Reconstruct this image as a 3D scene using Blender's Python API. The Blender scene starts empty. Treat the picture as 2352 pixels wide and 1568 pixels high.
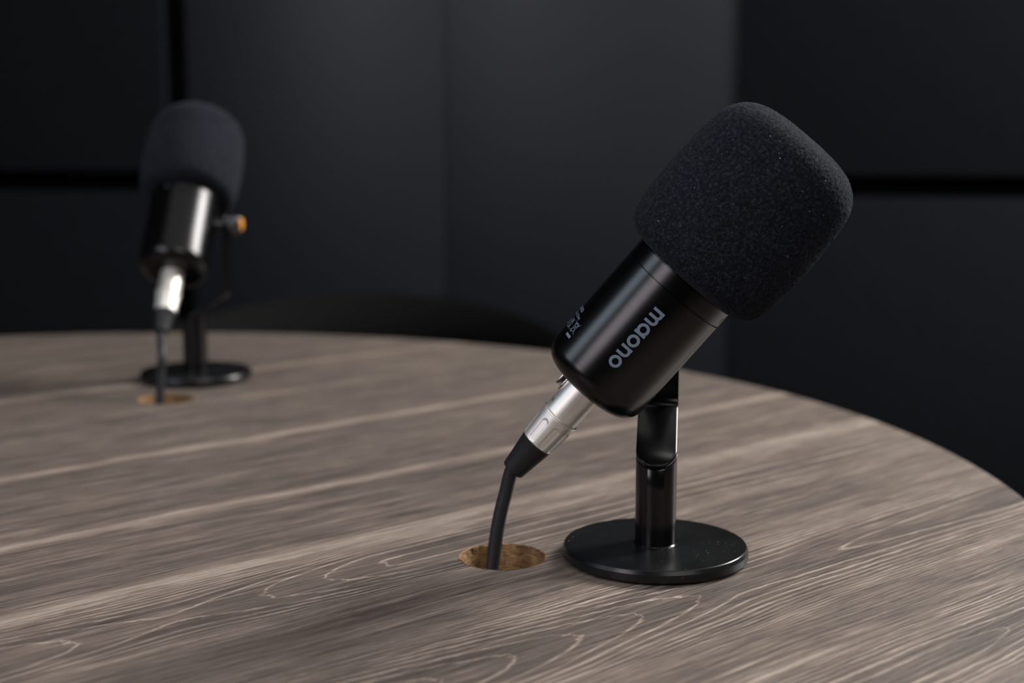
import bpy, bmesh, math, random
import numpy as np
from mathutils import Vector, Matrix
R = math.radians
SC = bpy.context.scene
COL = SC.collection
Z0 = 0.74                                  # height of the table top

# ------------------------------------------------------------------ camera
cam_d = bpy.data.cameras.new('camera')
cam = bpy.data.objects.new('camera', cam_d)
COL.objects.link(cam)
cam_d.sensor_width = 36.0
cam_d.lens = 3279.2 / 2352 * 36.0
cam.location = (0, 0, Z0 + 0.21418)
cam.rotation_euler = (R(90 - 8.92), 0, 0)
cam_d.clip_start = 0.02
cam_d.dof.use_dof = True
cam_d.dof.focus_distance = 0.655
cam_d.dof.aperture_fstop = 5.6
SC.camera = cam

# ------------------------------------------------------------------ world, lamps, exposure
SC.view_settings.view_transform = 'Standard'
SC.view_settings.look = 'None'
SC.view_settings.exposure = 0.0
SC.view_settings.gamma = 1.0
SC.view_settings.use_curve_mapping = False
w = bpy.data.worlds.new('room_ambient')
SC.world = w
w.use_nodes = True
bg = w.node_tree.nodes['Background']
bg.inputs[0].default_value = (0.75, 0.88, 1.0, 1)
bg.inputs[1].default_value = 0.02


def area_light(name, loc, target, size, radiance, color=(1, 1, 1)):
    d = bpy.data.lights.new(name, 'AREA')
    d.shape = 'RECTANGLE'
    d.size, d.size_y = size
    d.energy = radiance * math.pi * size[0] * size[1]
    d.color = color
    o = bpy.data.objects.new(name, d)
    COL.objects.link(o)
    o.location = loc
    o.rotation_euler = (Vector(target) - Vector(loc)).to_track_quat('-Z', 'Y').to_euler()
    return o


area_light('overhead_panel_lamp', (0.10, 0.55, 2.6), (0.10, 0.55, 0), (2.4, 2.4), 0.50, (1.0, 0.97, 0.95))
area_light('right_panel_lamp', (1.55, 1.60, 2.06), (-0.26, 1.16, 0.87), (0.46, 1.0), 50.0, (1.0, 0.98, 0.95))
area_light('front_fill_light', (0.95, -0.95, 2.45), (0.2, 0.5, 0.74), (1.5, 1.2), 3.6, (1.0, 0.97, 0.94))  # added fill behind the camera: softens microphone shadows, lifts the near tabletop
area_light('left_front_panel_lamp', (-0.98, -0.36, 1.42), (0.07, 0.68, 0.87), (0.50, 0.6), 6.4, (1.0, 0.92, 0.98))
area_light('left_back_panel_lamp', (-0.87, 0.47, 1.43), (0.07, 0.68, 0.87), (0.34, 0.42), 5.0, (0.72, 0.85, 1.0))

# ------------------------------------------------------------------ node helper
class NT:
    def __init__(s, name):
        s.m = bpy.data.materials.new(name)
        s.m.use_nodes = True
        s.t = s.m.node_tree
        s.n = s.t.nodes
        s.b = s.n['Principled BSDF']

    def link(s, a, b):
        if hasattr(a, 'is_linked') or hasattr(a, 'links'):
            s.t.links.new(a, b)
        else:
            b.default_value = a

    def math(s, op, a, b=0.0, c=None, clamp=False):
        n = s.n.new('ShaderNodeMath')
        n.operation = op
        n.use_clamp = clamp
        s.link(a, n.inputs[0])
        s.link(b, n.inputs[1])
        if c is not None:
            s.link(c, n.inputs[2])
        return n.outputs[0]

    def coord(s, which='Object'):
        return s.n.new('ShaderNodeTexCoord').outputs[which]

    def sep(s, v):
        n = s.n.new('ShaderNodeSeparateXYZ')
        s.link(v, n.inputs[0])
        return n.outputs

    def comb(s, x, y, z=0.0):
        n = s.n.new('ShaderNodeCombineXYZ')
        for i, a in enumerate((x, y, z)):
            s.link(a, n.inputs[i])
        return n.outputs[0]

    def scaled(s, v, xyz):
        n = s.n.new('ShaderNodeMapping')
        s.link(v, n.inputs[0])
        n.inputs['Scale'].default_value = xyz
        return n.outputs[0]

    def noise(s, v, scale=1.0, detail=2.0, rough=0.5):
        n = s.n.new('ShaderNodeTexNoise')
        s.link(v, n.inputs['Vector'])
        n.inputs['Scale'].default_value = scale
        n.inputs['Detail'].default_value = detail
        n.inputs['Roughness'].default_value = rough
        return n.outputs['Fac']

    def voronoi(s, v, scale, feature='F1'):
        n = s.n.new('ShaderNodeTexVoronoi')
        n.feature = feature
        s.link(v, n.inputs['Vector'])
        n.inputs['Scale'].default_value = scale
        return n.outputs

    def ramp(s, f, stops):
        n = s.n.new('ShaderNodeValToRGB')
        s.link(f, n.inputs[0])
        e = n.color_ramp.elements
        while len(e) < len(stops):
            e.new(0.5)
        for i, (p, c) in enumerate(stops):
            e[i].position = p
            e[i].color = (*c, 1) if len(c) == 3 else c
        return n.outputs[0]

    def mix(s, f, a, b):
        n = s.n.new('ShaderNodeMix')
        n.data_type = 'RGBA'
        s.link(f, n.inputs['Factor'])
        for v, i in ((a, 6), (b, 7)):
            if isinstance(v, tuple):
                n.inputs[i].default_value = (*v, 1)
            else:
                s.link(v, n.inputs[i])
        return n.outputs[2]

    def bump(s, h, strength=0.3, dist=0.001):
        n = s.n.new('ShaderNodeBump')
        n.inputs['Strength'].default_value = strength
        n.inputs['Distance'].default_value = dist
        s.link(h, n.inputs['Height'])
        s.t.links.new(n.outputs[0], s.b.inputs['Normal'])

    def set(s, **k):
        for a, v in k.items():
            i = s.b.inputs[a.replace('_', ' ')]
            if isinstance(v, tuple) and len(v) == 3:
                v = (*v, 1)
            s.link(v, i)
        return s


def plain(name, col, rough=0.5, metal=0.0, spec=0.5, var=0.08, scale=120.0, bump=0.0, bscale=900.0, dist=0.0002):
    t = NT(name)
    co = t.coord()
    f = t.noise(co, scale, 3)
    c2 = tuple(min(1, c * (1 + var)) for c in col)
    c1 = tuple(c * (1 - var) for c in col)
    t.set(Base_Color=t.mix(f, c1, c2), Roughness=rough, Metallic=metal)
    t.b.inputs['Specular IOR Level'].default_value = spec
    if bump:
        t.bump(t.noise(co, bscale, 2), bump, dist)
    return t.m


# ------------------------------------------------------------------ materials
def wood_material():
    t = NT('dark_oak_laminate')
    al = R(41)
    x, y, z = t.sep(t.coord())[:3]
    u = t.math('ADD', t.math('MULTIPLY', x, math.cos(al)), t.math('MULTIPLY', y, math.sin(al)))
    v = t.math('ADD', t.math('MULTIPLY', x, -math.sin(al)), t.math('MULTIPLY', y, math.cos(al)))
    # warps
    w1 = t.math('SUBTRACT', t.noise(t.comb(t.math('MULTIPLY', u, 7), t.math('MULTIPLY', v, 16)), 1, 2), 0.5)
    w2 = t.math('SUBTRACT', t.noise(t.comb(t.math('MULTIPLY', u, 90), t.math('MULTIPLY', v, 260), 3.0), 1, 3, 0.6), 0.5)
    vw = t.math('ADD', t.math('ADD', v, t.math('MULTIPLY', w1, 0.008)), t.math('MULTIPLY', w2, 0.0016))
    uw = t.math('ADD', u, t.math('MULTIPLY', w2, 0.016))

    def strip(us, vc, a, b, span, p=2.0, sharp=7.0, br=None, dead=0.0, ph=0.0):
        du = t.math('SUBTRACT', uw, us)
        dv = t.math('ABSOLUTE', t.math('SUBTRACT', vw, vc))
        ad = t.math('SQRT', t.math('ADD', t.math('MULTIPLY', du, du), 0.0003))
        if br is None:
            fall = t.math('MULTIPLY', t.math('MINIMUM', ad, 0.118), b)
        else:                                   # different slope along the grain on the two sides
            fall = t.math('ADD', t.math('MULTIPLY', t.math('MAXIMUM', du, 0.0), br),
                          t.math('MULTIPLY', t.math('MAXIMUM', t.math('SUBTRACT', t.math('MULTIPLY', du, -1.0), dead), 0.0), b))
        h = t.math('ADD', t.math('SUBTRACT', t.math('MULTIPLY', t.math('POWER', dv, p), a), fall), ph)
        win = t.math('EXPONENT', t.math('MULTIPLY', t.math('POWER', t.math('DIVIDE', dv, span), 4.0), -1.0))
        fr = t.math('FRACT', h)
        near = t.math('SUBTRACT', 0.5, t.math('ABSOLUTE', t.math('SUBTRACT', fr, 0.5)))     # rings from the nearest line
        gv = t.math('MULTIPLY', t.math('POWER', dv, p - 1.0), a * p)
        grad = t.math('SQRT', t.math('ADD', t.math('MULTIPLY', gv, gv), b * b))
        wid = t.math('MULTIPLY_ADD', w2, 0.0012, 0.0010)
        line = t.math('SUBTRACT', 1.0, t.math('DIVIDE', t.math('DIVIDE', near, grad), wid), clamp=True)
        fade = t.math('SUBTRACT', 1.25, t.math('MULTIPLY', grad, 0.0011), clamp=True)
        return t.math('MULTIPLY', t.math('MULTIPLY', t.math('POWER', line, 0.8), fade), win)
    s1 = strip(0.278, 0.544, 15000, 30, 0.043, 2.3, 7.0, None, 0.0, 0.45)
    s2 = strip(0.505, 0.413, 5200, 27, 0.062, 2.0, 8.0, 6.0, 0.018, 0.456)
    s3 = strip(0.62, 0.300, 9000, 12, 0.050, 2.0, 6.0)
    rings = t.math('MAXIMUM', t.math('MAXIMUM', s1, s2), t.math('MULTIPLY', s3, 0.8))
    brk = t.noise(t.comb(t.math('MULTIPLY', u, 14), t.math('MULTIPLY', v, 120), 7.0), 1, 3, 0.6)
    rings = t.math('MULTIPLY', rings, t.math('MULTIPLY_ADD', brk, 1.8, -0.05, clamp=True))
    # fine pores and streaks along the grain
    fine = t.noise(t.comb(t.math('MULTIPLY', u, 34), t.math('MULTIPLY', vw, 1900), 1.0), 1, 2, 0.6)
    grit = t.noise(t.coord(), 3600, 2, 0.6)
    mid = t.noise(t.comb(t.math('MULTIPLY', u, 10), t.math('MULTIPLY', vw, 560), 2.0), 1, 3, 0.6)
    dash = t.noise(t.comb(t.math('MULTIPLY', u, 13), t.math('MULTIPLY', vw, 640), 12.0), 1, 2, 0.5)
    zone = t.noise(t.comb(t.math('MULTIPLY', u, 4), t.math('MULTIPLY', v, 22), 14.0), 1, 2, 0.5)
    broad = t.noise(t.comb(t.math('MULTIPLY', u, 3.0), t.math('MULTIPLY', vw, 60), 4.0), 1, 4, 0.6)
    blot = t.noise(t.comb(t.math('MULTIPLY', u, 26), t.math('MULTIPLY', v, 90), 5.0), 1, 5, 0.7)
    knot = t.noise(t.comb(t.math('MULTIPLY', u, 10), t.math('MULTIPLY', v, 44), 9.0), 1, 4, 0.65)
    val = t.math('MULTIPLY', t.math('SUBTRACT', fine, 0.5), 1.0)
    val = t.math('ADD', val, t.math('MULTIPLY', t.math('SUBTRACT', grit, 0.5), 0.55))
    val = t.math('ADD', val, t.math('MULTIPLY', t.math('SUBTRACT', mid, 0.5), 1.0))
    val = t.math('ADD', val, t.math('MULTIPLY', t.math('SUBTRACT', broad, 0.5), 0.45))
    val = t.math('ADD', val, t.math('MULTIPLY', t.math('SUBTRACT', blot, 0.5), 0.45))
    dz = t.math('MULTIPLY', t.math('MULTIPLY', t.math('SUBTRACT', dash, 0.54, clamp=True), 3.2), t.math('MULTIPLY', t.math('SUBTRACT', zone, 0.42, clamp=True), 3.2))
    val = t.math('ADD', val, t.math('MINIMUM', dz, 0.5))
    val = t.math('ADD', t.math('MULTIPLY', val, 1.1), 0.39)
    val = t.math('ADD', val, t.math('MULTIPLY', rings, 0.58))
    # pale plank edges
    jag = t.math('ADD', t.math('MULTIPLY', w1, 0.010), t.math('MULTIPLY', w2, 0.006))
    for vk, wk, amp in ((0.588, 0.0085, 0.30), (0.690, 0.006, 0.34), (0.828, 0.0055, 0.36), (1.060, 0.008, 0.26), (0.955, 0.006, 0.10)):
        d = t.math('DIVIDE', t.math('SUBTRACT', t.math('ADD', v, jag), vk), wk)
        g = t.math('EXPONENT', t.math('MULTIPLY', t.math('MULTIPLY', d, d), -1.0))
        val = t.math('ADD', val, t.math('MULTIPLY', g, amp))
    dk = t.math('MULTIPLY', t.math('SUBTRACT', knot, 0.62, clamp=True), 2.2)
    val = t.math('SUBTRACT', val, dk, clamp=True)
    col = t.ramp(val, [(0.0, (0.036, 0.028, 0.025)), (0.40, (0.126, 0.100, 0.085)), (0.72, (0.255, 0.203, 0.168)), (1.0, (0.46, 0.38, 0.315))])
    t.set(Base_Color=col, Roughness=0.43)
    t.b.inputs['Specular IOR Level'].default_value = 0.6
    t.bump(t.math('ADD', t.math('ADD', fine, t.math('MULTIPLY', grit, 0.7)), t.math('ADD', mid, rings)), 0.35, 0.0003)
    return t.m


def chipboard_material():
    t = NT('raw_chipboard')
    co = t.coord()
    f = t.noise(t.scaled(co, (260, 260, 700)), 1, 4, 0.7)
    g = t.noise(co, 120, 3)
    c = t.ramp(t.math('ADD', t.math('MULTIPLY', f, 0.7), t.math('MULTIPLY', g, 0.3)),
               [(0.25, (0.06, 0.03, 0.012)), (0.48, (0.26, 0.14, 0.055)), (0.65, (0.42, 0.26, 0.12)), (0.8, (0.60, 0.44, 0.27))])
    t.set(Base_Color=c, Roughness=0.85)
    t.bump(f, 0.9, 0.0012)
    return t.m


def foam_material():
    t = NT('charcoal_foam')
    co = t.coord()
    fine = t.noise(co, 2400, 3, 0.7)
    mid = t.noise(co, 650, 3, 0.6)
    f = t.math('ADD', t.math('MULTIPLY', fine, 0.62), t.math('MULTIPLY', mid, 0.38))
    base = t.ramp(f, [(0.38, (0.0022, 0.0027, 0.0044)), (0.52, (0.0072, 0.0088, 0.0140)), (0.66, (0.054, 0.065, 0.090))])
    vo = t.voronoi(co, 150)
    lint = t.math('LESS_THAN', vo['Distance'], 0.045)
    col = t.mix(lint, base, (0.30, 0.33, 0.36))
    t.set(Base_Color=col, Roughness=0.95)
    t.b.inputs['Specular IOR Level'].default_value = 0.15
    t.b.inputs['Sheen Weight'].default_value = 0.04
    t.b.inputs['Sheen Roughness'].default_value = 0.5
    t.b.inputs['Sheen Tint'].default_value = (0.80, 0.88, 1.0, 1)
    t.bump(f, 0.6, 0.0005)
    return t.m


def dusty_black():
    t = NT('dusty_black_enamel')
    co = t.coord()
    vo = t.voronoi(co, 420)
    sz = t.noise(co, 60, 2)
    spk = t.math('LESS_THAN', vo['Distance'], t.math('MULTIPLY', t.math('SUBTRACT', sz, 0.47, clamp=True), 0.55))
    haze = t.noise(co, 45, 3)
    base = t.ramp(haze, [(0.35, (0.0045, 0.0048, 0.0052)), (0.75, (0.009, 0.0094, 0.0098))])
    t.set(Base_Color=t.mix(spk, base, (0.16, 0.17, 0.17)), Roughness=0.28)
    t.b.inputs['Specular IOR Level'].default_value = 0.34
    t.bump(t.noise(co, 2500, 2), 0.05, 0.0001)
    return t.m


M = {}
M['wood'] = wood_material()
M['raw'] = chipboard_material()
M['foam'] = foam_material()
M['dusty'] = dusty_black()
M['satin'] = plain('satin_black_paint', (0.0016, 0.0016, 0.0019), 0.25, 0, 0.36, 0.1, bump=0.06, bscale=3500, dist=0.00006)
M['gloss'] = plain('black_enamel', (0.008, 0.008, 0.009), 0.22, 0, 0.5, 0.1)
M['stand'] = plain('black_stand_enamel', (0.003, 0.003, 0.0035), 0.20, 0, 0.36, 0.1, bump=0.03, bscale=3000, dist=0.00005)
M['print'] = plain('grey_blue_print', (0.165, 0.215, 0.285), 0.55, 0, 0.3, 0.05)
M['nickel'] = plain('satin_nickel', (0.86, 0.82, 0.76), 0.46, 0.85, 0.5, 0.06, 700, bump=0.12, bscale=2600, dist=0.00008)
M['chrome'] = plain('polished_nickel', (0.60, 0.57, 0.54), 0.14, 1.0, 0.5, 0.04)
M['dark_metal'] = plain('engraved_dark_metal', (0.045, 0.042, 0.04), 0.5, 0.6)
M['rubber'] = plain('black_rubber', (0.012, 0.0125, 0.014), 0.5, 0, 0.4, 0.1, bump=0.1, bscale=2500, dist=0.0001)
M['cord'] = plain('cable_jacket', (0.016, 0.0175, 0.021), 0.48, 0, 0.45, 0.1, bump=0.1, bscale=1800, dist=0.0001)
M['orange'] = plain('orange_cap', (0.85, 0.36, 0.05), 0.4, 0.2, 0.5, 0.05)
M['knob'] = plain('polished_black_metal', (0.16, 0.16, 0.17), 0.22, 1.0, 0.5, 0.05)
M['felt'] = plain('black_acoustic_felt', (0.0092, 0.0104, 0.0128), 0.95, 0, 0.08, 0.15, 60, bump=0.2, bscale=900, dist=0.0008)
M['clad'] = plain('dark_grey_wall_board', (0.0150, 0.0175, 0.0230), 0.42, 0, 0.4, 0.06, 9)
M['backing'] = plain('black_wall_paint', (0.006, 0.006, 0.006), 0.9, 0, 0.1, 0.1, 20)
M['paint'] = plain('charcoal_wall_paint', (0.03, 0.031, 0.034), 0.8, 0, 0.3, 0.08, 14)
M['ceil'] = plain('dark_ceiling_paint', (0.05, 0.05, 0.053), 0.85, 0, 0.3, 0.08, 14)
M['carpet'] = plain('dark_carpet', (0.022, 0.022, 0.024), 0.97, 0, 0.1, 0.3, 260, bump=0.6, bscale=500, dist=0.003)
M['leather'] = plain('black_leather', (0.0040, 0.0039, 0.0039), 0.8, 0, 0.1, 0.12, 90, bump=0.25, bscale=420, dist=0.0006)
M['steel'] = plain('black_steel', (0.012, 0.012, 0.013), 0.45, 0.0, 0.5, 0.08)

# ------------------------------------------------------------------ mesh helpers
def mesh_obj(name, verts, faces, mat, parent=None, smooth=True, auto=None):
    me = bpy.data.meshes.new(name)
    me.from_pydata([tuple(v) for v in verts], [], [tuple(f) for f in faces])
    bm = bmesh.new()
    bm.from_mesh(me)
    bmesh.ops.remove_doubles(bm, verts=bm.verts, dist=1e-6)
    bmesh.ops.recalc_face_normals(bm, faces=bm.faces)
    if auto is not None:
        for e in bm.edges:
            if len(e.link_faces) == 2 and e.calc_face_angle(0) > R(auto):
                e.smooth = False
    bm.to_mesh(me)
    bm.free()
    for p in me.polygons:
        p.use_smooth = smooth
    mats = mat if isinstance(mat, (list, tuple)) else [mat]
    for m in mats:
        me.materials.append(m)
    o = bpy.data.objects.new(name, me)
    COL.objects.link(o)
    o.parent = parent
    return o


def empty(name, loc=(0, 0, 0), rz=0.0, label=None, cat=None, group=None):
    o = bpy.data.objects.new(name, None)
    o.empty_display_size = 0.05
    COL.objects.link(o)
    o.location = loc
    o.rotation_euler = (0, 0, rz)
    if label:
        o['label'] = label
    if cat:
        o['category'] = cat
    if group:
        o['group'] = group
    return o


def lathe(prof, seg=96, cap=True, rfun=None):
    """prof: (r, z) from bottom to top; closed with caps when r > 0 at an end."""
    vs, fs = [], []
    for (r, z) in prof:
        for k in range(seg):
            a = 2 * math.pi * k / seg
            rr = r if rfun is None else rfun(r, z, a)
            vs.append((rr * math.sin(a), -rr * math.cos(a), z))
    n = len(prof)
    for i in range(n - 1):
        for k in range(seg):
            k2 = (k + 1) % seg
            fs.append((i * seg + k, i * seg + k2, (i + 1) * seg + k2, (i + 1) * seg + k))
    if cap:
        for i, flip in ((0, True), (n - 1, False)):
            if prof[i][0] > 1e-7:
                vs.append((0, 0, prof[i][1]))
                c = len(vs) - 1
                for k in range(seg):
                    k2 = (k + 1) % seg
                    fs.append((i * seg + k2, i * seg + k, c) if flip else (i * seg + k, i * seg + k2, c))
    return vs, fs


def arc(cx, cz, r, a0, a1, n=8):
    return [(cx + r * math.cos(R(a0 + (a1 - a0) * i / n)), cz + r * math.sin(R(a0 + (a1 - a0) * i / n))) for i in range(n + 1)]


def xform(vs, mat):
    return [tuple(mat @ Vector(v)) for v in vs]


def box(x0, x1, y0, y1, z0, z1, bev=0.0, seg=3):
    bm = bmesh.new()
    bmesh.ops.create_cube(bm, size=1.0)
    for v in bm.verts:
        v.co = Vector((x0 + (v.co.x + .5) * (x1 - x0), y0 + (v.co.y + .5) * (y1 - y0), z0 + (v.co.z + .5) * (z1 - z0)))
    if bev:
        bmesh.ops.bevel(bm, geom=list(bm.edges), offset=bev, segments=seg, profile=0.5, affect='EDGES')
    bm.verts.index_update()
    vs = [tuple(v.co) for v in bm.verts]
    fs = [tuple(v.index for v in f.verts) for f in bm.faces]
    bm.free()
    return vs, fs


def join(*parts):
    vs, fs = [], []
    for a, b in parts:
        o = len(vs)
        vs += list(a)
        fs += [tuple(i + o for i in f) for f in b]
    return vs, fs


def tube(pts, rad, seg=28, cap=True):
    pts = [Vector(p) for p in pts]
    vs, fs = [], []
    n = len(pts)
    prev = None
    for i, p in enumerate(pts):
        t = (pts[min(i + 1, n - 1)] - pts[max(i - 1, 0)]).normalized()
        if prev is None:
            ref = Vector((0, 1, 0)) if abs(t.y) < 0.9 else Vector((1, 0, 0))
            a = t.cross(ref).normalized()
        else:
            a = (prev - t * prev.dot(t)).normalized()
        prev = a
        b = t.cross(a)
        r = rad[i] if isinstance(rad, (list, tuple)) else rad
        for k in range(seg):
            an = 2 * math.pi * k / seg
            vs.append(tuple(p + a * (r * math.cos(an)) + b * (r * math.sin(an))))
    for i in range(n - 1):
        for k in range(seg):
            k2 = (k + 1) % seg
            fs.append((i * seg + k, i * seg + k2, (i + 1) * seg + k2, (i + 1) * seg + k))
    if cap:
        fs.append(tuple(range(seg - 1, -1, -1)))
        fs.append(tuple((n - 1) * seg + k for k in range(seg)))
    return vs, fs


def spline(ctrl, n=12):
    """Catmull-Rom through control points."""
    P = [Vector(c) for c in ctrl]
    P = [P[0] * 2 - P[1]] + P + [P[-1] * 2 - P[-2]]
    out = []
    for i in range(1, len(P) - 2):
        for k in range(n):
            t = k / n
            a, b, c, d = P[i - 1], P[i], P[i + 1], P[i + 2]
            out.append(0.5 * ((2 * b) + (c - a) * t + (2 * a - 5 * b + 4 * c - d) * t * t + (3 * b - a - 3 * c + d) * t ** 3))
    out.append(P[-2])
    return out


# ------------------------------------------------------------------ room
YAW = math.atan(0.126)
def wallbox(w0, w1, d0, d1, z0, z1, bev=0.0, seg=4):
    return box(w0, w1, -d1, -d0, z0, z1, bev, seg)


def on_wall(o):
    o.location = (0, 2.2, 0)
    o.rotation_euler = (0, 0, -YAW)
    return o


def structure(name, vf, mat):
    o = on_wall(mesh_obj(name, vf[0], vf[1], mat, smooth=False))
    o['kind'] = 'structure'
    return o


W0, W1, DEEP, HT = -2.7, 2.7, 4.9, 2.75
structure('wall_back', wallbox(W0, W1, -0.16, -0.06, 0, HT), M['backing'])
structure('wall_left', wallbox(W0 - 0.1, W0, -0.16, DEEP, 0, HT), M['paint'])
structure('wall_right', wallbox(W1, W1 + 0.1, -0.16, DEEP, 0, HT), M['paint'])
structure('wall_front', wallbox(W0, W1, DEEP, DEEP + 0.1, 0, HT), M['paint'])
structure('floor', wallbox(W0, W1, -0.16, DEEP, -0.1, 0), M['carpet'])
structure('ceiling', wallbox(W0, W1, -0.16, DEEP, HT, HT + 0.1), M['ceil'])


def wall_thing(name, vf, mat, label, cat, group):
    o = on_wall(mesh_obj(name, vf[0], vf[1], mat, auto=40))
    o['label'] = label
    o['category'] = cat
    o['group'] = group
    return o


TOP = 2.6
wall_thing('cladding_board', wallbox(-0.511, -0.1035, -0.058, 0.0, 0.06, TOP, 0.0008), M['clad'],
           'smooth dark grey wall board behind the blurred microphone, left of the centre seam', 'cladding board', 'grey boards in the middle of the back wall')
wall_thing('cladding_board', wallbox(-0.1020, 0.42, -0.058, 0.0, 0.06, TOP, 0.0008), M['clad'],
           'smooth dark grey wall board right of the centre seam, beside the sharp foam windscreen', 'cladding board', 'grey boards in the middle of the back wall')
G = 'black felt panels flanking the grey boards'
SP = 0.853
wall_thing('acoustic_panel', wallbox(-1.75, -0.545, -0.058, 0.006, SP + 0.016, TOP, 0.004), M['felt'],
           'black felt wall panel above the gap at the upper left of the photo', 'acoustic panel', G)
wall_thing('acoustic_panel', wallbox(-1.75, -0.545, -0.058, 0.006, 0.06, SP - 0.016, 0.004), M['felt'],
           'black felt wall panel below the gap on the left, beside the blurred microphone', 'acoustic panel', G)
wall_thing('acoustic_panel', wallbox(0.3395, 1.75, 0.0003, 0.004, SP + 0.016, TOP, 0.001), M['felt'],
           'black felt wall panel above the gap at upper right, next to the foam windscreen', 'acoustic panel', G)
wall_thing('acoustic_panel', wallbox(0.3395, 1.75, 0.0003, 0.004, 0.06, SP - 0.016, 0.001), M['felt'],
           'black felt wall panel below the gap on the right, beyond the curved table edge', 'acoustic panel', G)

# ------------------------------------------------------------------ table
TC, TR, TH = Vector((-0.3263, 0.8055, 0)), 0.617, 0.028
HOLES = [Vector((-0.0045, 0.6798, 0)), Vector((-0.2667, 1.0784, 0))]
HR = 0.0213
table = empty('round_table', (TC.x, TC.y, 0), 0, 'round table with a grey-brown wood grain top carrying both microphones', 'table')
rng = random.Random(4)


def hole_ring(c, r, n, jag, seed):
    rg = random.Random(seed)
    js = [rg.uniform(-1, 1) for _ in range(n)]
    out = []
    for k in range(n):
        a = 2 * math.pi * k / n
        j = 0.6 * js[k] + 0.2 * js[k - 1] + 0.2 * js[(k + 1) % n]
        rr = r + jag * j
        out.append((c.x + rr * math.cos(a), c.y + rr * math.sin(a)))
    return out


def make_tabletop():
    bm = bmesh.new()
    loops = [[(TC.x + TR * math.cos(2 * math.pi * k / 360), TC.y + TR * math.sin(2 * math.pi * k / 360)) for k in range(360)]]
    for i, h in enumerate(HOLES):
        loops.append(hole_ring(h, HR + 0.0002, 150, 0.00035, 30 + i))
    edges, rims = [], []
    for lp in loops:
        vv = [bm.verts.new((x - TC.x, y - TC.y, Z0)) for x, y in lp]
        rims.append(vv)
        for k in range(len(vv)):
            edges.append(bm.edges.new((vv[k], vv[(k + 1) % len(vv)])))
    bmesh.ops.triangle_fill(bm, use_beauty=True, use_dissolve=False, edges=edges)
    top = list(bm.faces)
    low = {}
    for v in list(bm.verts):
        low[v] = bm.verts.new((v.co.x, v.co.y, Z0 - TH))
    for f in top:
        bm.faces.new([low[v] for v in reversed(f.verts)])
    # outer edge with a small round over
    o = rims[0]
    mid = []
    for v in o:
        d = Vector((v.co.x, v.co.y, 0)).normalized()
        mid.append([bm.verts.new((v.co.x + d.x * a, v.co.y + d.y * a, Z0 - b)) for a, b in ((0.0006, 0.0002), (0.001, 0.0008), (0.001, TH - 0.0008))])
    n = len(o)
    for k in range(n):
        k2 = (k + 1) % n
        ch = [o[k]] + mid[k] + [low[o[k]]]
        ch2 = [o[k2]] + mid[k2] + [low[o[k2]]]
        for a in range(len(ch) - 1):
            bm.faces.new((ch[a], ch[a + 1], ch2[a + 1], ch2[a]))
    for rim in rims[1:]:
        n = len(rim)
        for k in range(n):
            k2 = (k + 1) % n
            bm.faces.new((rim[k], rim[k2], low[rim[k2]], low[rim[k]]))
    bmesh.ops.recalc_face_normals(bm, faces=bm.faces)
    me = bpy.data.meshes.new('tabletop')
    bm.to_mesh(me)
    bm.free()
    me.materials.append(M['wood'])
    ob = bpy.data.objects.new('tabletop', me)
    COL.objects.link(ob)
    return ob


# object coordinates of the wood are world x, y: keep the tabletop's own origin at the world origin
top = make_tabletop()
for v in top.data.vertices:
    v.co.x += TC.x
    v.co.y += TC.y
top.parent = table
top.location = (-TC.x, -TC.y, 0)
for i, h in enumerate(HOLES):
    # raw chipboard sleeve of the drilled hole
    n = 150
    vs, fs = [], []
    rg = random.Random(80 + i)
    zs = [0.0002, 0.0, -0.0006, -0.004, -0.008, -0.012, -0.016, -0.02, -0.024, -TH]
    for a, z in enumerate(zs):
        for k in range(n):
            an = 2 * math.pi * k / n
            r = HR - 0.0002 + (rg.uniform(-1, 1) * 0.0005 if a in (1, 2) else rg.uniform(-1, 1) * 0.00025)
            if a == 0:
                r = HR + 0.0003 + rg.uniform(-1, 1) * 0.0003
            vs.append((h.x + r * math.cos(an) - TC.x, h.y + r * math.sin(an) - TC.y, Z0 + z))
    for a in range(len(zs) - 1):
        for k in range(n):
            k2 = (k + 1) % n
            fs.append((a * n + k, a * n + k2, (a + 1) * n + k2, (a + 1) * n + k))
    hs = mesh_obj('cable_hole', vs, fs, M['raw'], table)
    hs['label'] = 'raw brown chipboard wall of the cable hole'
vs, fs = lathe([(0.05, 0.03), (0.05, Z0 - TH - 0.012), (0.052, Z0 - TH - 0.011)], 64)
mesh_obj('pedestal', vs, fs, M['steel'], table, auto=40)
vs, fs = lathe([(0.34, 0.0), (0.34, 0.012), (0.335, 0.016), (0.06, 0.03), (0.05, 0.034)], 96)
mesh_obj('base_plate', vs, fs, M['steel'], table, auto=40)
vs, fs = lathe([(0.25, Z0 - TH - 0.012), (0.25, Z0 - TH)], 64)
mesh_obj('top_bracket', vs, fs, M['steel'], table, auto=40)

# ------------------------------------------------------------------ lettering on the microphone body
BR = 0.0273                                # body radius


def to_cyl(u, v, phi0, s0, mode, r):
    """flat (u, v) to the barrel: mode 'axis' reads towards the plug end, 'round' reads around the barrel."""
    if mode == 'axis':
        s, ph = s0 - u, phi0 + v / r
    else:
        s, ph = s0 + v, phi0 + u / r
    return (r * math.sin(ph), -r * math.cos(ph), s)


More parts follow.
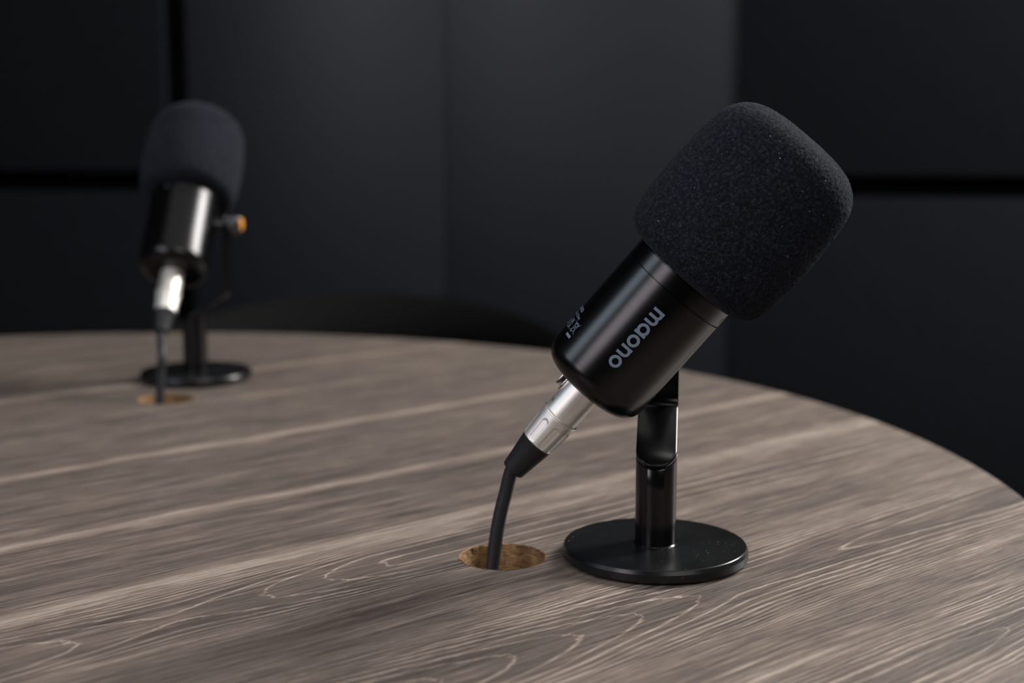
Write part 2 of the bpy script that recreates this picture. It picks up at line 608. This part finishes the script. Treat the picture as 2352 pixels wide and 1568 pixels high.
def strip_poly(path, wid):
    vs, fs = [], []
    n = len(path)
    for i, (x, y) in enumerate(path):
        a, b = path[max(i - 1, 0)], path[min(i + 1, n - 1)]
        dx, dy = b[0] - a[0], b[1] - a[1]
        l = math.hypot(dx, dy) or 1
        nx, ny = -dy / l * wid / 2, dx / l * wid / 2
        vs += [(x + nx, y + ny), (x, y), (x - nx, y - ny)]
    for i in range(n - 1):
        for k in range(2):
            fs.append((i * 3 + k, i * 3 + k + 1, i * 3 + 4 + k, i * 3 + 3 + k))
    return vs, fs


def ring_poly(cx, cy, r, wid, a0=0, a1=360, n=120):
    return strip_poly([(cx + r * math.cos(R(a0 + (a1 - a0) * i / n)), cy + r * math.sin(R(a0 + (a1 - a0) * i / n))) for i in range(n + 1)], wid)


def line_poly(x0, y0, x1, y1, wid, n=8):
    return strip_poly([(x0 + (x1 - x0) * i / n, y0 + (y1 - y0) * i / n) for i in range(n + 1)], wid)


def wordmark(xh, wt):
    """lower-case geometric letters m a o n o, x-height xh, stroke wt; starts at u = 0"""
    parts, u = [], 0.0
    gap = xh * 0.115
    ro = xh / 2
    for ch in 'maono':
        if ch == 'o':
            parts.append(ring_poly(u + ro, ro, ro - wt / 2, wt))
            u += xh + gap
        elif ch == 'a':
            parts.append(ring_poly(u + ro, ro, ro - wt / 2, wt))
            parts.append(line_poly(u + xh - wt * 0.42, 0, u + xh - wt * 0.42, xh, wt))
            u += xh + wt * 0.1 + gap
        else:
            aw = xh * (0.86 if ch == 'n' else 0.78)
            parts.append(line_poly(u + wt / 2, 0, u + wt / 2, xh, wt))
            for k in range(2 if ch == 'm' else 1):
                x0 = u + wt / 2 + k * (aw - wt)
                ra = (aw - wt) / 2
                pth = [(x0 + ra - ra * math.cos(math.pi * i / 20), xh - wt / 2 - ra + ra * math.sin(math.pi * i / 20)) for i in range(21)]
                pth += [(x0 + 2 * ra, (xh - wt / 2 - ra) * (1 - i / 6)) for i in range(1, 7)]
                parts.append(strip_poly(pth, wt))
            u += (aw if ch == 'n' else 2 * aw - wt) + gap
    return parts, u - gap


def font_poly(text, size, spacing=1.0):
    c = bpy.data.curves.new('t', 'FONT')
    c.body = text
    c.size = size
    c.space_character = spacing
    c.offset = size * 0.012
    c.resolution_u = 3
    o = bpy.data.objects.new('t', c)
    COL.objects.link(o)
    bpy.context.view_layer.update()
    me = o.evaluated_get(bpy.context.evaluated_depsgraph_get()).to_mesh()
    vs = [(v.co.x, v.co.y) for v in me.vertices]
    fs = [tuple(p.vertices) for p in me.polygons]
    bpy.data.objects.remove(o)
    bpy.data.curves.remove(c)
    return vs, fs


def print_mesh(parts, phi0, s0, mode, r):
    bvs, bfs = [], []
    k = 0
    for vs, fs in parts:
        o = len(bvs)
        bvs += [to_cyl(u, v, phi0, s0, mode, r + 0.00003 + 0.000006 * (k % 3)) for u, v in vs]
        bfs += [tuple(i + o for i in f) for f in fs]
        k += 1
    return bvs, bfs


def shift(part, du, dv):
    return [(u + du, v + dv) for u, v in part[0]], part[1]


# ------------------------------------------------------------------ microphone (stand, body, windscreen)
PIV = 0.1280        # pivot height above the table
OFF = -0.007        # body axis in front of the post axis


def make_microphone(loc, rz, tilt, label):
    root = empty('microphone', (loc[0], loc[1], Z0), rz, label, 'microphone', 'microphones on the round table')
    # base
    b = 0.0455
    vs, fs = lathe([(b - 0.003, 0.0006), (b - 0.0012, 0.0008), (b, 0.0018), (b, 0.0052)] +
                   [(b - 0.0008, 0.0069), (b - 0.0012, 0.0073), (b - 0.0016, 0.0074)] + [(0.03, 0.0074), (0.012, 0.0074)], 200)
    base = mesh_obj('base', vs, fs, M['dusty'], root, auto=18)
    vs, fs = lathe([(b - 0.0035, 0.0), (b - 0.0030, 0.0003), (b - 0.0030, 0.0010)], 120)
    mesh_obj('rubber_pad', vs, fs, M['rubber'], base, auto=40)
    # pole, cut on a slant under the yoke
    pr, seg = 0.0100, 96
    slope = math.tan(R(30.5))
    z_lo = 0.0465
    cut = lambda P: z_lo + (P + pr) * slope
    vs, fs = [], []
    rows = [(pr + 0.0006, lambda P: 0.0074), (pr, lambda P: 0.0080), (pr, lambda P: 0.02), (pr, lambda P: 0.035), (pr, lambda P: cut(P) - 0.0006), (pr - 0.0006, lambda P: cut(P) - 0.0002)]
    for r, zf in rows:
        for k in range(seg):
            a = 2 * math.pi * k / seg
            vs.append((r * math.cos(a), r * math.sin(a), zf(r * math.sin(a))))
    for i in range(len(rows) - 1):
        for k in range(seg):
            k2 = (k + 1) % seg
            fs.append((i * seg + k, i * seg + k2, (i + 1) * seg + k2, (i + 1) * seg + k))
    fs.append(tuple((len(rows) - 1) * seg + k for k in range(seg)))
    mesh_obj('pole', vs, fs, M['stand'], root, auto=40)
    # yoke: flat strap rising backwards from the pole, then upright behind the body
    th, hw = 0.0026, 0.0100
    bendP, rb = 0.0310, 0.010
    a0 = math.atan(slope)
    bz = cut(bendP)                         # corner of the centre line
    tl = rb * math.tan((math.pi / 2 - a0) / 2)
    path = []                               # (P, z, tangent angle, half width)
    P0, P1 = -pr, bendP - tl * math.cos(a0)
    NS = 34
    for i in range(NS + 1):
        P = P0 + (P1 - P0) * (i / NS) ** 1.6
        wd = math.sqrt(max(0, hw * hw - P * P)) if P < 0 else hw
        path.append((P, cut(P), a0, max(wd, 0.0006)))
    cP, cz = P1 - rb * math.sin(a0), cut(P1) + rb * math.cos(a0)
    for i in range(1, 13):
        an = a0 + (math.pi / 2 - a0) * i / 12
        path.append((cP + rb * math.sin(an), cz - rb * math.cos(an), an, hw))
    PV = path[-1][0]
    ztop = PIV + 0.0095
    zs = path[-1][1]
    for i in range(1, 41):
        z = zs + (ztop - zs) * (1 - (1 - i / 40) ** 1.7)
        dz = z - (ztop - hw)
        wd = math.sqrt(max(0, hw * hw - dz * dz)) if dz > 0 else hw
        path.append((PV, z, math.pi / 2, max(wd, 0.0006)))
    vs, fs = [], []
    c = 0.0009
    for (P, z, an, wd) in path:
        cc = min(c, wd * 0.6)
        prof = []
        for (sx, sy, aa) in ((1, 1, 0), (-1, 1, 90), (-1, -1, 180), (1, -1, 270)):
            for q in range(4):
                g = R(aa + 30 * q)
                prof.append((sx * (wd - cc) + cc * math.cos(g), sy * (th / 2 - c) + c * math.sin(g)))
        nP, nz = -math.sin(an), math.cos(an)
        for (x, y) in prof:
            h = y + th / 2                  # strap sits on the cut
            vs.append((x, P + nP * h, z + nz * h))
    ns = 16
    for i in range(len(path) - 1):
        for k in range(ns):
            k2 = (k + 1) % ns
            fs.append((i * ns + k, i * ns + k2, (i + 1) * ns + k2, (i + 1) * ns + k))
    fs.append(tuple(range(ns)))
    fs.append(tuple((len(path) - 1) * ns + k for k in range(ns)))
    mesh_obj('yoke', vs, fs, M['stand'], root, auto=50)
    front = PV - th
    # pivot boss between body and yoke, knob outside
    toP = Matrix.Translation((0, 0, PIV)) @ Matrix.Rotation(R(-90), 4, 'X')
    vs, fs = lathe([(0.0062, OFF + BR - 0.0008), (0.0062, front - 0.0015), (0.0056, front - 0.0012), (0.0056, front + 0.0004)], 48)
    mesh_obj('pivot_boss', xform(vs, toP), fs, M['gloss'], root, auto=40)
    k0 = PV + 0.0001
    vs, fs = lathe([(0.0050, k0), (0.0050, k0 + 0.0012), (0.0072, k0 + 0.0014), (0.0080, k0 + 0.002), (0.0080, k0 + 0.0092), (0.0070, k0 + 0.0104), (0.0046, k0 + 0.0106)], 60,
                   rfun=lambda r, z, a: r * (1 + (0.012 * math.cos(20 * a) if r > 0.0078 else 0)))
    knob = mesh_obj('pivot_knob', xform(vs, toP), fs, M['knob'], root, auto=40)
    vs, fs = lathe([(0.0052, k0 + 0.0103), (0.0052, k0 + 0.0109), (0.0046, k0 + 0.0113), (0.003, k0 + 0.0116), (0.0, k0 + 0.0117)], 48)
    cap = mesh_obj('knob_cap', xform(vs, toP), fs, M['orange'], knob, auto=40)
    cap['label'] = 'orange end cap of the pivot knob'
    # body
    zb, zt = -0.0528, 0.0198
    prof = [(0.0, zb)] + [(0.012, zb + 0.00005), (0.0165, zb + 0.0002)] + arc(BR - 0.0095, zb + 0.0095, 0.0095, -84, 0, 14)
    prof += [(BR, -0.03), (BR, -0.01), (BR, 0.01065), (BR - 0.00015, 0.0108), (BR - 0.0007, 0.01083), (BR - 0.0007, 0.0112)]
    prof += [(BR - 0.0007, 0.01125)]
    vs, fs = lathe(prof, 180)
    body = mesh_obj('body', vs, fs, M['satin'], root, auto=15)
    body.location = (0, OFF, PIV + NDZ)
    body.rotation_euler = (0, tilt, 0)
    cprof = [(BR - 0.0007, 0.0111), (BR - 0.00015, 0.01112), (BR, 0.01127), (BR, 0.0190), (BR - 0.00015, 0.01915), (BR - 0.0006, 0.0192),
             (BR - 0.0006, 0.0195), (BR - 0.00025, 0.01952), (BR - 0.0001, 0.01967), (BR - 0.0001, 0.0213), (BR - 0.0004, 0.0216), (0.02, 0.0217)]
    vs, fs = lathe(cprof, 180)
    collar = mesh_obj('collar', vs, fs, M['satin'], body, auto=15)
    # wordmark down the front, small print on the left flank, capsule ring on the collar
    xh, wt = 0.0060, 0.00142
    parts, wd = wordmark(xh, wt)
    sc = 0.0342 / wd
    parts = [([(u * sc, (v - xh / 2) * sc) for u, v in p[0]], p[1]) for p in parts]
    vs, fs = print_mesh(parts, R(0.2), 0.0019, 'axis', BR)
    lg = mesh_obj('wordmark', vs, fs, M['print'], body, smooth=True)
    lg['label'] = 'grey-blue printed word maono on the black barrel'
    small = []
    small.append(shift(line_poly(0, 0, 0.0050, 0, 0.0014), -0.0016, -0.0368))          # bar
    bx, by, q = 0.0008, -0.0318, 0.0054                                                  # crossed-out bin
    for a in (((-.30, .30), (-.22, -.42)), ((.30, .30), (.22, -.42)), ((-.22, -.42), (.22, -.42)), ((-.40, .30), (.40, .30)),
              ((-.52, .50), (.52, -.55)), ((.52, .50), (-.52, -.55)), ((-.2, .42), (.2, .42)), ((-.2, .3), (-.2, .42)), ((.2, .3), (.2, .42))):
        small.append(line_poly(bx + a[0][0] * q, by + a[0][1] * q, bx + a[1][0] * q, by + a[1][1] * q, 0.00030, 4))
    small.append(ring_poly(bx - 0.16 * q, by - 0.5 * q, 0.00035, 0.0003, n=14))
    for txt, size, dx, dy in (('UK', 0.0034, -0.0082, -0.0322), ('CA', 0.0034, -0.0082, -0.0350), ('CE', 0.0042, -0.0148, -0.0345),
                              ('Made in China', 0.0026, -0.0160, -0.0284), ('maono', 0.0044, -0.0160, -0.0253)):
        small.append(shift(font_poly(txt, size), dx, dy))
    vs, fs = print_mesh(small, R(-62), 0.0, 'round', BR)
    sm = mesh_obj('small_print', vs, fs, M['print'], body, smooth=True)
    vs, fs = print_mesh([ring_poly(0, 0, 0.0011, 0.0003), line_poly(-0.0007, -0.0007, 0.0007, 0.0007, 0.00025)], R(72), 0.0150, 'round', BR)
    mesh_obj('capsule_symbol', vs, fs, M['print'], collar, smooth=True)
    # windscreen
    mm = 0.001 * 0.2040
    pr_px = [(120, 2), (134, -1), (146, 1.5), (157, 6), (168, 11), (177, 18), (184, 28), (189, 42), (194, 68), (197.5, 100), (200.5, 140), (201, 170), (200, 205),
             (197.5, 245), (194.5, 285), (191, 315), (186, 338), (178, 356), (166, 373), (150, 387), (130, 398), (105, 405.5), (75, 410), (40, 412), (0, 412.5)]
    ctrl = [(r * mm, 0.0199 + s * mm, 0) for r, s in pr_px]
    pts = spline(ctrl, 11)
    # even spacing along the profile
    P = np.array([(max(p.x, 0), p.y) for p in pts])
    L = np.r_[0, np.cumsum(np.hypot(*np.diff(P, axis=0).T))]
    nr = 250
    t = np.linspace(0, L[-1], nr)
    rr, zz = np.interp(t, L, P[:, 0]), np.interp(t, L, P[:, 1])
    seg = 620
    rs = np.random.RandomState(7)
    an = np.arange(seg) * 2 * np.pi / seg
    nrm_r = np.gradient(zz, t)
    nrm_z = -np.gradient(rr, t)
    D = rs.normal(0, 0.00015, (nr, seg)) + 0.00004 * np.repeat(np.repeat(rs.normal(0, 1, (nr // 5, seg // 5)), 5, 0), 5, 1)
    D[-12:] *= np.linspace(1, 0, 12)[:, None]
    D = np.clip(D, -0.0005, 0.00055)
    rad = rr[:, None] + D * nrm_r[:, None]
    zed = zz[:, None] + D * nrm_z[:, None]
    V = np.stack([rad * np.sin(an), -rad * np.cos(an), zed], -1).reshape(-1, 3)
    I = np.arange(nr * seg).reshape(nr, seg)
    A, B = I[:-1], I[1:]
    F = np.stack([A, np.roll(A, -1, 1), np.roll(B, -1, 1), B], -1).reshape(-1, 4)
    me = bpy.data.meshes.new('windscreen')
    me.from_pydata(V.tolist(), [], F.tolist())
    for p in me.polygons:
        p.use_smooth = True
    me.materials.append(M['foam'])
    ws = bpy.data.objects.new('windscreen', me)
    COL.objects.link(ws)
    ws.parent = body
    return root


def copy_tree(o, parent=None):
    c = o.copy()
    COL.objects.link(c)
    c.parent = parent
    for ch in list(o.children):
        copy_tree(ch, c)
    return c


NEAR, NRZ, NT_ = (0.07049, 0.67928), R(-7), R(40.4)
FAR, FRZ, FT = (-0.26205, 1.16634), R(-93), R(-40)
NDZ, FDZ = -0.0023, 0.0035            # play of the two bodies in their pivots
mic = make_microphone(NEAR, NRZ, NT_, 'black microphone in sharp focus at right, foam top leaning right, beside cable hole')
mic2 = copy_tree(mic)
mic2.location = (FAR[0], FAR[1], Z0)
mic2.rotation_euler = (0, 0, FRZ)
mic2['label'] = 'blurred black microphone standing at the far left side of the table'
for ch in mic2.children:
    if ch.name.startswith('body'):
        ch.rotation_euler = (0, FT, 0)
        ch.location.z = PIV + FDZ


# ------------------------------------------------------------------ cables
def make_cable(hole, loc, rz, tilt, dz, label, ctrl_fn):
    root = empty('microphone_cable', (hole.x, hole.y, Z0), 0, label, 'cable', 'microphone cables')
    Mx = (Matrix.Translation((loc[0] - hole.x, loc[1] - hole.y, 0)) @ Matrix.Rotation(rz, 4, 'Z') @
          Matrix.Translation((0, OFF, PIV + dz)) @ Matrix.Rotation(tilt, 4, 'Y'))

    def part(name, vf, mat, parent, auto=40):
        return mesh_obj(name, xform(vf[0], Mx), vf[1], mat, parent, auto=auto)
    # plug shell
    seam = lambda r, z, a: r - (0.00005 if abs(((a + math.pi) % (2 * math.pi)) - math.pi - R(-2)) < R(0.9) else 0)
    plug = part('plug_shell', lathe([(0.0085, -0.0722), (0.0091, -0.0718), (0.0091, -0.0690), (0.0091, -0.0560), (0.0091, -0.0510)], 220, rfun=seam), M['nickel'], root)
    # grip ring with long finger dimples
    z0, z1 = -0.0892, -0.0712

    def dimple(r, z, a):
        best = 0.0
        for k in range(8):
            c = R(-28 + 45 * k)
            d = ((a - c + math.pi) % (2 * math.pi)) - math.pi
            x = d * 0.0092 / 0.0021
            y = (z - (-0.0822)) / 0.0021
            yy = max(0, abs(y) - 2.3)
            q = math.hypot(x, yy)
            if q < 1:
                best = max(best, min(1.0, (1 - q) * 3.0))
        return r - 0.00040 * best if r > 0.0084 else r
    rows = [(0.0078, z0 - 0.0002), (0.0083, z0), (0.0086, z0 + 0.0004)]
    for i in range(1, 60):
        z = z0 + 0.0004 + (z1 - z0 - 0.0018) * i / 59
        rows.append((0.0086 + (0.0097 - 0.0086) * i / 59, z))
    rows += [(0.0095, z1 - 0.0012), (0.0095, z1 - 0.0009), (0.0100, z1 - 0.0007), (0.0100, z1 - 0.0002), (0.0097, z1), (0.0088, z1)]
    part('grip_collar', lathe(rows, 300, rfun=dimple), M['nickel'], plug, auto=60)
    # latch tab on the shell
    lb = join(box(-0.0021, 0.0021, 0.0086, 0.0126, -0.0606, -0.0525, 0.0004), box(-0.0025, 0.0025, 0.0084, 0.0097, -0.0622, -0.0525, 0.0003))
    rot = Matrix.Rotation(R(-96 + 180), 4, 'Z')
    part('latch', (xform(lb[0], rot), lb[1]), M['chrome'], plug)
    pm = print_mesh([shift(font_poly('N', 0.0030), 0, 0), shift(font_poly('Z', 0.0026), -0.003, 0)], R(-76), -0.0680, 'round', 0.0091)
    part('engraved_mark', pm, M['dark_metal'], plug)
    # strain relief boot
    bp = [(0.0034, -0.1078), (0.0048, -0.1081)] + arc(0.0047, -0.1068, 0.0012, -80, -5, 6) + [(0.0083, -0.0897), (0.0085, -0.0893), (0.0083, -0.0888), (0.0075, -0.0884)]
    part('strain_relief', lathe(bp, 96), M['rubber'], root)
    # cord into the hole
    end = Mx @ Vector((0, 0, -0.1045))
    dirn = (Mx.to_3x3() @ Vector((0, 0, -1))).normalized()
    pts = spline([end, end + dirn * 0.0045] + ctrl_fn(end, dirn), 14)
    vs, fs = tube(pts, 0.0034, 32)
    mesh_obj('cord', vs, fs, M['cord'], root, auto=60)
    return root


def near_ctrl(p, d):
    # leaves the boot, bends down and drops through the hole
    pts = [(0.0014, 0.0022, 0.0318), (-0.0006, 0.0022, 0.0240), (-0.0024, 0.0022, 0.0152), (-0.0038, 0.0020, 0.0060), (-0.0048, 0.0014, -0.0015), (-0.0057, 0.0006, -0.0085), (-0.0064, 0.0, -0.016),
           (-0.0070, -0.001, -0.040), (-0.0070, -0.001, -0.12)]
    return [Vector(q) for q in pts]


def far_ctrl(p, d):
    pts = [(-0.0020, 0.003, 0.034), (-0.0032, 0.002, 0.020), (-0.0042, 0.001, 0.005), (-0.0048, 0.000, -0.006), (-0.005, 0.0, -0.04), (-0.005, 0.0, -0.12)]
    return [Vector(q) for q in pts]


make_cable(HOLES[0], NEAR, NRZ, NT_, NDZ, 'black cable with sharp silver plug rising from the nearer table hole', near_ctrl)
make_cable(HOLES[1], FAR, FRZ, FT, FDZ, 'blurred black cable with silver plug rising from the far table hole', far_ctrl)

# ------------------------------------------------------------------ tub chair behind the table
chair = empty('tub_chair', (-0.19, 1.68, 0), R(2), 'black rounded-back tub chair showing faintly beyond the far table edge', 'chair')


def tub_shell():
    vs, fs = [], []
    na, nz = 64, 14
    rx, ry, thk = 0.290, 0.27, 0.045
    grid = {}
    for side in (0, 1):
        for i in range(na + 1):
            a = R(-10 + 200 * i / na)                   # open to the front (-y)
            q = math.sin(max(0, min(1, (i / na))) * math.pi)
            topz = 0.56 + 0.158 * q ** 0.55
            for j in range(nz + 1):
                f = j / nz
                z = 0.30 + (topz - 0.30) * f
                rnd = thk / 2 * (1 - math.sqrt(max(0, 1 - max(0, (f - 0.86) / 0.14) ** 2)))
                o = (rnd if side else thk - rnd)
                grid[side, i, j] = len(vs)
                lean = 0.03 * f
                vs.append(((rx + lean - o) * math.cos(a), (ry + lean - o) * math.sin(a) - 0.03, z))
    for i in range(na):
        for j in range(nz):
            for s in (0, 1):
                fs.append((grid[s, i, j], grid[s, i + 1, j], grid[s, i + 1, j + 1], grid[s, i, j + 1]))
        for j in (0, nz):
            fs.append((grid[0, i, j], grid[0, i + 1, j], grid[1, i + 1, j], grid[1, i, j]))
    for i in (0, na):
        for j in range(nz):
            fs.append((grid[0, i, j], grid[0, i, j + 1], grid[1, i, j + 1], grid[1, i, j]))
    return vs, fs


vs, fs = tub_shell()
mesh_obj('backrest', vs, fs, M['leather'], chair, auto=60)
vs, fs = box(-0.238, 0.238, -0.27, 0.17, 0.30, 0.44, 0.04, 5)
mesh_obj('seat', vs, fs, M['leather'], chair, auto=60)
for sx in (-1, 1):
    for sy in (-1, 1):
        vs, fs = tube([(sx * 0.19, -0.03 + sy * 0.17, 0.31), (sx * 0.215, -0.03 + sy * 0.20, 0.0)], [0.014, 0.009], 20)
        mesh_obj('leg', vs, fs, M['steel'], chair, auto=60)
